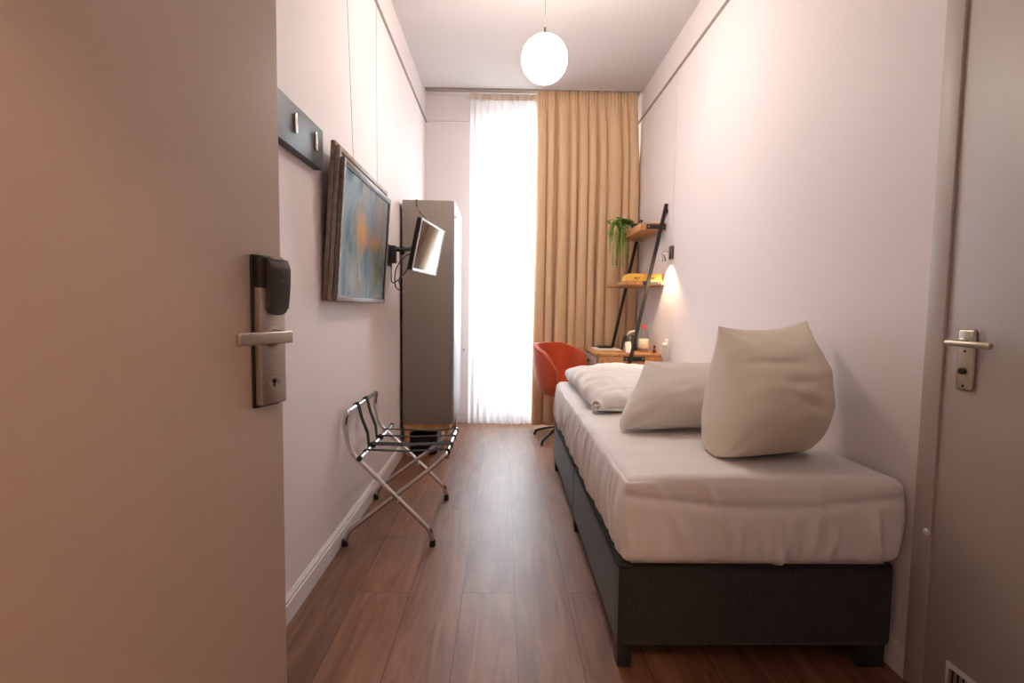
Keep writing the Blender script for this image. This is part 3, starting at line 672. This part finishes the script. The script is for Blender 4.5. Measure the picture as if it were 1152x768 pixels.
def mat_disp(P, n, q, h):
    f = (P.z-MZ0)/(MZ1-MZ0)
    side = max(abs(n.x), abs(n.y)); P = P.copy()
    s = P.x*1.0 if abs(n.y) > abs(n.x) else P.y
    d = 0
    if side > .3:
        k = max(0, 1-f)
        wr = noise.noise(Vector((P.x*9+P.z*5, P.y*9, P.z*1.5+3)))
        wr2 = noise.noise(Vector((P.x*26+5*noise.noise(Vector((P.x*4, P.y*4, 7))), P.y*26, P.z*4)))
        fine = abs(noise.noise(Vector((P.x*48, P.y*48, P.z*6+9))))
        crease = (1-abs(noise.noise(Vector((P.x*7+P.z*2.4, P.y*7, P.z*1.1+17))))*2)
        ys = abs(n.x) > abs(n.y)
        d = .012*wr*(1-.5*f)+.007*wr2*(1-f*.6)+.012*fine*k**4+.010*max(0, crease-.66)/.34*(1-abs(2*f-1)**2)
        if ys: d += .008*(abs(noise.noise(Vector((1.0, P.y*17+.8*math.sin(P.z*9), P.z*1.2))))-.2)*2*(1-f)**.6+.004*noise.noise(Vector((3, P.y*42, P.z*2)))*(1-f)
        if ys:
            for yb_, sl, am_, sg in SIDE: d += .0075*am_*math.exp(-((P.y-yb_-sl*f)/sg)**2)*max(0, min(1, (.95-f)*2.2))
        else:
            for xt, xb in FOLDS: d += .0085*math.exp(-((P.x-xb-(xt-xb)*f)/(.011+.012*f))**2)*max(0, min(1, (.82-f)*2.0))
        if not ys: d += -.012*math.exp(-((f-(.80-.12*math.sin(PI*(P.x-.376)/.87)))/.05)**2)
        tuck = -.030*max(0, 1-f/.16)**2
        bulge = .012*math.sin(PI*min(1, f*1.05))
        d = (d+tuck+bulge)*min(1, side*1.2)
        P.x += d*n.x/max(side, .5); P.y += d*n.y/max(side, .5)
    if n.z > .5:
        P.z += .006*noise.noise(Vector((P.x*3, P.y*2.2, 2)))-.004+.003*noise.noise(Vector((P.x*9, P.y*9, 5)))
        P.z += .008*(1-((P.x-.8)/.45)**2)
    if f < .05 and side > .3: P.z += .006*noise.noise(Vector((P.x*20, P.y*20, 1)))+.004
    if f < 0.001 and side < .3: P.z = MZ0
    P.z = max(P.z, MZ0); P.x = min(P.x, XR-.004)
    return P
bm = nb(); rounded_block(bm, (.376, 1.512, MZ0), (1.246, 3.57, MZ1), (.04, .036, .03), (140, 260, 40), mat_disp)
tag(obj('mattress', bm, SHEET, angle=180), 'thick mattress in a white fitted sheet lying on the charcoal bed base', 'mattress')
BT = .628                                   # sleeping surface

# duvet folded over the far half
def duv_disp(P, n, q, h):
    P = P.copy(); x, y, z = P
    fx = (x-.44)/(1.225-.44); fy = (y-2.42)/(3.60-2.42)
    up = (z-BT)/.11
    lump = .026*noise.noise(Vector((x*3.6, y*3.0, 1)))+.013*noise.noise(Vector((x*8, y*6.5, 4)))+.006*noise.noise(Vector((x*19, y*15, 6)))
    P.z += up*(lump+.030*fx*(.3+.7*fy)-.012*max(0, 1-fy*5)+.010*math.sin(PI*min(1, max(0, fy))))
    if abs(n.x) > .25 or abs(n.y) > .25:
        rip = abs(noise.noise(Vector((x*9, y*9, z*3))))
        pu = .016*noise.noise(Vector((x*7, y*7, z*9)))-.020*rip*(1-up)+.006*noise.noise(Vector((x*26, y*22, z*8)))
        P.x += n.x*pu; P.y += n.y*pu
    for yc, sl, am_, wd_ in ((2.50, .25, .014, .022), (2.62, .35, .012, .028), (2.74, .30, .016, .03), (2.90, .45, .011, .03), (3.03, .35, .013, .034), (3.20, .4, .010, .035), (3.38, .3, .010, .035)):
        P.z += up*am_*math.exp(-((y-yc-sl*(x-.44))/wd_)**2)*math.exp(-((x-.50)/.16)**2)*1.2
        if n.x < -.3: P.x -= .6*am_*math.exp(-((y-yc)/wd_)**2)
    P.y += -.03*(fx-.15)*max(0, 1-fy*2.2)+.02*noise.noise(Vector((x*5, 3, 0)))*max(0, 1-fy*2)
    P.x += .016*noise.noise(Vector((y*3.5, 9, 0)))*max(0, 1-fx*2)
    if n.y < -.5:                            # hem pressed into the near edge of the fold
        k = math.exp(-((up-.25)/.07)**2)*.014; P.y += k
    P.z = max(P.z, BT+.004*(1-((P.x-.8)/.45)**2)); P.x = min(P.x, XR-.006)
    return P
bm = nb(); rounded_block(bm, (.432, 2.42, BT), (1.225, 3.575, BT+.095), (.085, .06, .055), (90, 130, 20), duv_disp)
dv = tag(obj('duvet', bm, DUVETC, angle=180), 'white duvet folded over the far half of the bed', 'duvet')
bm = nb()                                   # the rolled corner of the fold, at its near left
def roll_fn(u, v):
    r_u = (.006+.026*u)*(1-.25*v); an = 2*PI*1.6*u+.4; ax = Vector((.80, .60, 0)); sd = Vector((.60, -.80, 0))
    return Vector((.452, 2.425, BT+.036))+ax*.16*v+sd*r_u*math.cos(an)+Vector((0, 0, 1))*r_u*math.sin(an)
grid_surface(bm, roll_fn, 60, 12)
ob = obj('rolled_corner', bm, DUVETC, dv, angle=180); solidify(ob, .008)

# pillows
def pillow(name, label, w_, h_, t_, base, yaw, lean, mat, seed, pinch=.10, top_in=.1, back=.75, sag=.06, belly=-.25, expo=.5, tuck=.5, roll=0, skew=0):
    """a stuffed pillow standing on its long edge: pointed upper corners, full belly, lower corners pushed under"""
    bm = nb(); n = 64
    M = Matrix.Translation(base) @ Matrix.Rotation(yaw, 4, 'Z') @ Matrix.Rotation(lean, 4, 'X') @ Matrix.Rotation(roll, 4, 'Y')
    def side(sgn):
        V = {}
        for i in range(n+1):
            for j in range(n+1):
                u = 2*i/n-1; v = 2*j/n-1
                u = math.copysign(1-(1-abs(u))**1.25, u); v = math.copysign(1-(1-abs(v))**1.25, v)
                hw = w_/2*(1-top_in*max(0, v)-(tuck*.5)*max(0, -v-.35)**2/.42)
                pf = min(1, max(0, (v+.7)/1.2)); pf = .15+.85*pf*pf*(3-2*pf)
                ex = 1-pinch*(1-v*v)*(abs(u)**3)*pf
                ez = 1-(pinch*.6+sag)*(1-abs(u)**2.2)*(abs(v)**3) if v > 0 else 1
                x = u*hw*ex+skew*(v+1)/2; z = h_/2+v*h_/2*ez
                vb = (v-belly)/(1-belly) if v > belly else (belly-v)/(1+belly)
                if v > belly: pz = max(0, 1-vb**1.7)**.85
                else: pz = max(0, 1-vb**2.6)**.55
                pu = max(0, 1-abs(u)**2.6)**expo
                prof = pz*pu
                y = -sgn*t_/2*prof*(1 if sgn > 0 else back)
                cr = .010*noise.noise(Vector((x*5+seed, z*5, sgn)))+.006*noise.noise(Vector((x*7+z*8+seed, z*17-x*4, seed+sgn)))+.004*noise.noise(Vector((x*14-z*18+seed*2, z*12+x*8, seed)))
                for cu, cv in ((-1, 1), (1, 1), (-1, -1), (1, -1)):     # folds running out of the corners
                    du, dv_ = u-cu, v-cv; dist = math.hypot(du, dv_); ang = math.atan2(dv_, du)
                    cr += .010*math.exp(-(dist/.40)**2)*math.sin(ang*9+seed)*min(1, dist*4)
                if seed == 4 and sgn > 0:                                # the creases across the big pillow
                    cr += -.013*math.exp(-((v+.38+.22*u+.04*math.sin(5*u))/.05)**2)*math.exp(-((u-.15)/.42)**2)+.009*math.exp(-((v+.27+.22*u)/.07)**2)*math.exp(-((u-.15)/.45)**2)
                    cr += -.008*math.exp(-((v+.12+.10*u)/.04)**2)*math.exp(-((u-.05)/.3)**2)-.008*math.exp(-((v-.16+.12*u)/.05)**2)*math.exp(-((u+.40)/.35)**2)
                y += -sgn*cr*min(1, prof*2.5)
                if (abs(u) == 1 or abs(v) == 1) and sgn < 0: V[i, j] = side.first[i, j]; continue
                V[i, j] = bm.verts.new((x, y, z))
        if sgn > 0: side.first = V
        for i in range(n):
            for j in range(n):
                f = (V[i, j], V[i+1, j], V[i+1, j+1], V[i, j+1])
                bm.faces.new(f if sgn > 0 else f[::-1])
    side(1); side(-1)
    for v in bm.verts:
        v.co = M @ v.co
        lim = BT+.003
        if v.co.z < lim+.03:                # the weight of the pillow flattens it on the mattress
            d = lim+.03-v.co.z; v.co.z = lim+.03*math.exp(-d/.03)
        if v.co.x > XR-.03: v.co.x = XR-.03+.024*math.tanh((v.co.x-XR+.03)/.03)
    o = tag(obj(name, bm, mat, angle=180), label, 'pillow', 'pillows on the bed'); subsurf(o, 1)
    return o
pillow('pillow', 'large cream pillow standing upright against the wall, nearest on the mattress', .415, .50, .46, (.905, 1.735, BT-.012), math.radians(10), math.radians(-22), PILLOWC, 4, .03, .05, .80, .10, -.32, .42, .24, math.radians(-4), .168)
pillow('pillow', 'smaller white pillow leaning behind the large cream pillow', .73, .335, .25, (.822, 2.115, BT-.012), math.radians(9), math.radians(-30), PILLOWC2, 9, .06, .10, .7, .05, -.25, .36, .14, 0, .165)

# ================================================================== DESK SHELF
SN, SF = 4.0, 4.69
ds = thing('ladder_desk', 'wooden wall desk with two shelves between leaning black iron rails', 'desk', (1.0, (SN+SF)/2, 0))
def rail_x(z): return 1.249-.203*(1.94-z)
for yy in (SN-.024, SF+.004):
    bm = nb(); a = Vector((rail_x(0), yy, 0)); b = Vector((rail_x(1.955), yy, 1.955)); hx = Vector((.013, 0, 0))
    vs = [bm.verts.new(p+Vector((sx*.013, sy*.020, 0))) for p in (a, b) for sx, sy in ((-1, 0), (1, 0), (1, 1), (-1, 1))]
    for f in ((0, 1, 2, 3), (4, 5, 6, 7), (0, 1, 5, 4), (1, 2, 6, 5), (2, 3, 7, 6), (3, 0, 4, 7)): bm.faces.new([vs[k] for k in f])
    rl = obj('rail', bm, IRON, ds, smooth=False)
    bm = nb(); zz = 1.90; tube(bm, [(rail_x(zz)+.008, yy+.010, zz), (XR-.004, yy+.010, zz)], .005, 10); lathe(bm, [(0, 0), (.016, 0), (.016, -.006), (0, -.006)], (XR-.0005, yy+.010, zz), 20, 'X'); obj('wall_spacer', bm, IRON, rl)
def board(x0, z0, z1, name='shelf'):
    bm = nb(); box(bm, x0, XR-.004, SN, SF, z0, z1, .003); b = obj(name, bm, OAKX, ds)
    return b
def bracket(par, x0, x1, z0, z1):
    for ya, yb in ((SN-.0035, SN-.0002), (SF+.0002, SF+.0035)):
        bm = nb(); box(bm, x0, x1, ya, yb, z0, z1, .001); br = obj('bracket', bm, IRON, par)
        if ya < SN:
            for xx in (x0+.018, x1-.018):
                bm = nb(); lathe(bm, [(0, 0), (.006, 0), (.005, -.003), (0, -.004)], (xx, ya, (z0+z1)/2), 14, 'Y'); obj('screw', bm, CHROME, br)
s1 = board(1.060, 1.757, 1.812); bracket(s1, 1.105, XR-.006, 1.764, 1.80)
s2 = board(.945, 1.330, 1.360); bracket(s2, 1.09, XR-.03, 1.333, 1.357)
bm = nb(); box(bm, .760, XR-.004, SN, SF, .62, .760, .003); box(bm, .742, XR-.004, SN-.0, SF, .760, .786, .004); dk = obj('desk_box', bm, OAKX, ds)
bracket(dk, .955, 1.125, .728, .764)
bm = nb(); box(bm, .744, .760, SN+.03, SF-.03, .635, .752, .003); dw = obj('drawer', bm, GREYOAK, dk); dw['label'] = 'greyed oak drawer front'
bm = nb(); lathe(bm, [(0, 0), (.006, 0), (.006, -.010), (.013, -.014), (.013, -.020), (0, -.022)], (.744, (SN+SF)/2, .695), 18, 'X'); obj('knob', bm, IRON, dw)
DT = .7865
# things on the desk
bm = nb(); box(bm, .80, 1.01, 4.30, 4.60, DT, DT+.004, .001)
tag(obj('paper_folder', bm, PAPER), 'flat white sheet lying on the desk', 'paper')
bm = nb(); box(bm, .85, .97, 4.48, 4.63, DT+.0045, DT+.018, .003)
tag(obj('notebook', bm, IRON), 'thin dark notebook on the white sheet', 'book')
bt = thing('water_bottle', 'clear bottle with red cap and cream label on the desk', 'bottle', (1.165, 4.20, DT))
bm = nb(); lathe(bm, [(0, 0), (.036, 0), (.040, .006), (.040, .135), (.034, .158), (.018, .178), (.0155, .186), (.0155, .200), (0, .200)], (1.165, 4.20, DT), 32); obj('bottle_body', bm, BOTTLEG, bt)
bm = nb(); lathe(bm, [(.0405, .03), (.0412, .031), (.0412, .108), (.0405, .109)], (1.165, 4.20, DT), 32); obj('bottle_label', bm, LABELP, bt)
bm = nb(); lathe(bm, [(0, .1925), (.0185, .1925), (.0185, .217), (.016, .220), (0, .220)], (1.165, 4.20, DT), 24); obj('bottle_cap', bm, REDP, bt)
sb = thing('small_bottle', 'tiny brown bottle beside the clear bottle on the desk', 'bottle', (1.222, 4.08, DT))
bm = nb(); lathe(bm, [(0, 0), (.013, 0), (.014, .003), (.014, .028), (.007, .036), (.007, .04), (0, .04)], (1.222, 4.08, DT), 20); obj('bottle_body', bm, BROWNG, sb)
bm = nb(); lathe(bm, [(0, .040), (.0095, .040), (.0095, .060), (0, .062)], (1.222, 4.08, DT), 18); obj('bottle_cap', bm, principled('brown cap', (.07, .03, .015), .4), sb)
kt = thing('kettle', 'small dark kettle with white handle standing behind the iron rail on the desk', 'kettle', (1.075, 4.33, DT))
bm = nb(); lathe(bm, [(0, 0), (.068, 0), (.070, .008), (.060, .085), (.048, .120), (.044, .124), (.015, .130), (0, .132)], (1.085, 4.36, DT), 32); obj('kettle_body', bm, IRON, kt)
bm = nb(); tube(bm, smooth_path([(1.085, 4.32, DT+.118), (1.095, 4.27, DT+.150), (1.12, 4.20, DT+.165)][:1]+[(1.06, 4.33, DT+.128), (1.075, 4.30, DT+.155), (1.115, 4.285, DT+.168)]), .008, 10); obj('kettle_handle', bm, WHITEP, kt)
bm = nb(); lathe(bm, [(0, .132), (.010, .132), (.012, .142), (0, .146)], (1.085, 4.36, DT), 16); obj('lid_knob', bm, WHITEP, kt)
tc_ = thing('tent_card', 'folded white paper card standing on the desk', 'card', (1.03, 4.17, DT))
bm = nb()
A = [(.995, 4.10, DT), (1.055, 4.13, DT), (1.05, 4.17, DT+.085), (.995, 4.145, DT+.085), (.99, 4.185, DT), (1.045, 4.21, DT)]
A = [Vector(p) for p in A]; vv = [bm.verts.new(p) for p in A]
bm.faces.new((vv[0], vv[1], vv[2], vv[3])); bm.faces.new((vv[3], vv[2], vv[5], vv[4])); ob = obj('card', bm, PAPER, tc_, smooth=False); solidify(ob, .0008)
# yellow carton on the middle shelf
yb = thing('yellow_carton', 'long yellow rounded carton with dark print on the middle shelf', 'box', (1.09, 4.06, 1.3605))
bm = nb(); prof = [(.958, 0), (1.245, 0), (1.245, .058)]
for k in range(9):
    a = PI/2+PI/2*k/8; prof.append((.958+.036+.036*math.cos(a), .022+.036*math.sin(a)))
A = [bm.verts.new((x, 4.02, 1.3605+z)) for x, z in prof]; B = [bm.verts.new((x, 4.15, 1.3605+z)) for x, z in prof]
for k in range(len(prof)): bm.faces.new((A[k], A[(k+1) % len(prof)], B[(k+1) % len(prof)], B[k]))
bm.faces.new(A); bm.faces.new(B[::-1]); obj('carton', bm, YELLOW, yb, angle=40)
bm = nb(); zt = 1.375; yy = 4.0188
def stroke(x0, z0, x1, z1, t=.0022):
    a, b = Vector((x0, yy, zt+z0)), Vector((x1, yy, zt+z1)); d = (b-a).normalized(); s = Vector((d.z, 0, -d.x))*t
    q = [bm.verts.new(p) for p in (a-s, a+s, b+s, b-s)]; q2 = [bm.verts.new(v.co+Vector((0, .0011, 0))) for v in q]
    bm.faces.new(q); bm.faces.new(q2[::-1])
    for k in range(4): bm.faces.new((q[k], q[(k+1) % 4], q2[(k+1) % 4], q2[k]))
x = 1.030                                     # two short blurred words, as faint in the photograph
for ch in 'AUT': 
    if ch == 'A': stroke(x, 0, x+.006, .018); stroke(x+.006, .018, x+.012, 0); stroke(x+.003, .006, x+.009, .006)
    if ch == 'U': stroke(x, 0, x, .018); stroke(x, 0, x+.011, 0); stroke(x+.011, 0, x+.011, .018)
    if ch == 'T': stroke(x, .018, x+.012, .018); stroke(x+.006, 0, x+.006, .018)
    x += .0165
obj('print', bm, INK, yb, smooth=False)
bm = nb(); x = 1.130
for ch in 'yloud':
    stroke(x, 0, x, .013, .0018); stroke(x, 0 if ch != 'y' else .006, x+.007, 0 if ch != 'y' else .006, .0018)
    if ch != 'l': stroke(x+.007, -.004 if ch == 'y' else 0, x+.007, .018 if ch == 'd' else .013, .0018)
    if ch == 'o' or ch == 'd': stroke(x, .012, x+.007, .012, .0018)
    x += .0125
obj('print', bm, INK, yb, smooth=False)
# trailing fern on the top shelf
fe = thing('trailing_fern', 'green trailing fern spilling over the front of the top shelf', 'plant', (1.14, 4.47, 1.812))
bm = nb(); lathe(bm, [(0, 0), (.036, 0), (.048, .058), (.051, .06), (.047, .062), (.043, .052), (0, .050)], (1.145, 4.47, 1.8125), 24); obj('pot', bm, POTM, fe)
R = rng(7); bm = nb()
def leaf(p, d, up, ln, wd_):
    s = d.cross(up).normalized()*wd_
    q = [bm.verts.new(v) for v in (p, p+d*ln*.45+s+up*ln*.08, p+d*ln, p+d*ln*.45-s+up*ln*.08)]; bm.faces.new(q)
for k in range(26):
    az = PI+R.uniform(-.85, .75); reach = R.uniform(.08, .24); drop = R.uniform(.12, .42) if k > 7 else R.uniform(-.02, .06)
    o0 = Vector((1.135+R.uniform(-.015, .015), 4.47+R.uniform(-.03, .03), 1.866)); hd = Vector((math.cos(az), math.sin(az)*.8, 0)); pts = []
    for i in range(15):
        t = i/14; out = reach*(1-(1-min(1, t*1.6))**2); zz = .05*math.sin(min(1, t*2.2)*PI*.6)-drop*max(0, t-.22)**1.15*1.3
        pts.append(o0+hd*out+Vector((.006*math.sin(t*7+k), .010*math.sin(t*5+k*2), zz)))
    tube(bm, pts, .0012, 5)
    for i in range(2, 15):
        d = (pts[i]-pts[i-1]).normalized(); sd = d.cross(Vector((.35, .2, 1))).normalized()
        for sg in (-1, 1):
            for m_ in (0, .5):
                p = pts[i]-(pts[i]-pts[i-1])*m_
                leaf(p, (sd*sg+d*.5+Vector((0, 0, R.uniform(-.25, .15)))).normalized(), Vector((-.5, -.4, .75)).normalized(), R.uniform(.024, .036)*(1-.4*i/15), .0062)
obj('fronds', bm, LEAFM, fe, smooth=False)

# ================================================================== READING LAMP, SOCKET, KNOB
rl_ = thing('reading_lamp', 'chrome wall reading lamp lit beside the shelves', 'lamp', (XR, 3.83, 1.56))
bm = nb(); box(bm, XR-.022, XR-.0005, 3.80, 3.855, 1.515, 1.612, .004, 2); obj('wall_box', bm, textured('dark nickel', (.12, .10, .085), (.16, .135, .115), .3, metal=.7, bump=0), rl_)
hp = Vector((XR-.062, 3.86, 1.520))
bm = nb(); tube(bm, smooth_path([(XR-.02, 3.83, 1.565), (XR-.055, 3.835, 1.575), (XR-.080, 3.84, 1.56), hp+Vector((0, 0, .024))]), .0055, 10); obj('arm', bm, CHROME, rl_)
bm = nb(); aim = Vector((.045, .01, -.28)).normalized(); q = Vector((0, 0, -1)).rotation_difference(aim).to_matrix().to_4x4(); MH = Matrix.Translation(hp) @ q
lathe(bm, [(.008, .034), (.016, .030), (.019, .022), (.024, -.020), (.0225, -.020), (.017, .016), (0, .018)], (0, 0, 0), 28, 'Z', MH); hd_ = obj('lamp_head', bm, CHROME, rl_)
bm = nb(); lathe(bm, [(0, .014), (.012, .012), (.012, .006), (0, .004)], (0, 0, 0), 20, 'Z', MH); obj('bulb', bm, BULB, hd_)
ld = bpy.data.lights.new('reading_light', 'SPOT'); ld.energy = READING_WATTS; ld.color = (1, .70, .42); ld.spot_size = math.radians(112); ld.spot_blend = .45; ld.shadow_soft_size = .012
lo_ = bpy.data.objects.new('reading_light', ld); COL.objects.link(lo_); lo_.parent = rl_
lo_.matrix_world = Matrix.Translation(hp+aim*.024-WORLD[rl_.name]*0) @ Vector((0, 0, -1)).rotation_difference(aim).to_matrix().to_4x4()
lo_.location = hp+aim*.024-WORLD[rl_.name]
bm = nb(); tube(bm, [(XR-.003, 3.835, 1.61), (XR-.003, 3.84, RAIL-.012)], .0014, 6); obj('supply_cord', bm, WALL, rl_)
so = thing('wall_socket', 'white wall socket with plug beside the desk', 'socket', (XR, 3.87, .83))
bm = nb(); box(bm, XR-.012, XR-.0005, 3.83, 3.91, .76, .91, .004, 3); obj('socket_plate', bm, WHITEP, so)
bm = nb(); lathe(bm, [(0, 0), (.019, 0), (.017, -.028), (.009, -.036), (0, -.036)], (XR-.012, 3.87, .865), 20, 'X'); obj('plug', bm, WHITEP, so)
bm = nb(); tube(bm, smooth_path([(XR-.046, 3.87, .865), (XR-.05, 3.87, .80), (XR-.02, 3.90, .72), (XR-.012, 3.93, .60)]), .003, 8); obj('plug_cord', bm, WHITEP, so)
kn = thing('tieback_hook', 'small metal tieback knob on the end wall between wardrobe and sheer curtain', 'knob', (-.385, YB, .72))
bm = nb(); lathe(bm, [(0, 0), (.012, 0), (.012, -.004), (.005, -.007), (.005, -.03), (.012, -.034), (.013, -.042), (0, -.046)], (-.385, YB, .725), 20, 'Y'); obj('knob', bm, STEEL, kn)

# ================================================================== CHAIR
CC = Vector((.500, 4.345, 0)); open_az = math.radians(-52)
ch = thing('tub_chair', 'red velvet tub chair on a black star base beyond the bed', 'chair', CC)
def shell(u, v, grow=0):
    a = (u-.5)*2*math.radians(128)                 # 0 = the middle of the back
    az = open_az+PI+a
    c = (1+math.cos(a))/2                          # 1 at the back, falls to the arms
    ca = abs(a)/math.radians(128)
    ztop = .835-.10*max(0, ca-.35)/.65-.20*max(0, ca-.72)**1.5*4
    zlow = .425+.02*ca
    z = zlow+(ztop-zlow)*v
    rad = .165+.062*v**.8+.012*math.sin(PI*v)
    rad = rad*(1-.06*ca)+grow
    return Vector((CC.x+rad*math.cos(az), CC.y+rad*math.sin(az), z))
bm = nb(); grid_surface(bm, shell, 48, 18); ob = obj('shell_back', bm, RED, ch, angle=180); solidify(ob, .045, 0); subsurf(ob, 1)
bv = ob.modifiers.new('soft edge', 'BEVEL'); bv.width = .018; bv.segments = 3; bv.limit_method = 'ANGLE'; bv.angle_limit = math.radians(50)
ob.modifiers.move(2, 1)
bm = nb(); lathe(bm, [(0, .395), (.14, .40), (.165, .42), (.172, .45), (.16, .478), (.12, .49), (0, .492)], CC, 40); obj('seat', bm, RED, ch)
bm = nb(); lathe(bm, [(0, .085), (.03, .085), (.026, .12), (.022, .13), (.022, .385), (.09, .397), (0, .3975)], CC, 24); obj('column', bm, IRON, ch)
for k in range(4):
    a = math.radians(140+90*k); d = Vector((math.cos(a), math.sin(a), 0))
    bm = nb(); tube(bm, round_corners([CC+Vector((0, 0, .105)), CC+d*.10+Vector((0, 0, .10)), CC+d*.255+Vector((0, 0, .045)), CC+d*.275+Vector((0, 0, .004))], [0, .05, .02, 0]), .0115, 10); obj('base_leg', bm, IRON, ch)

# ================================================================== CORRIDOR FILL LAMP (unseen, added to brighten the near side)
cl = thing('corridor_fill_lamp', 'unseen round ceiling lamp added in the corridor as fill light', 'lamp', (-.1, -1.0, H))
bm = nb(); lathe(bm, [(0, -.07), (.06, -.066), (.11, -.045), (.13, -.015), (.13, 0), (0, 0)], (-.1, -1.0, H), 32); obj('fill_lamp_shade', bm, emission('corridor fill light', (1, .61, .36), CORRIDOR_FILL), cl)
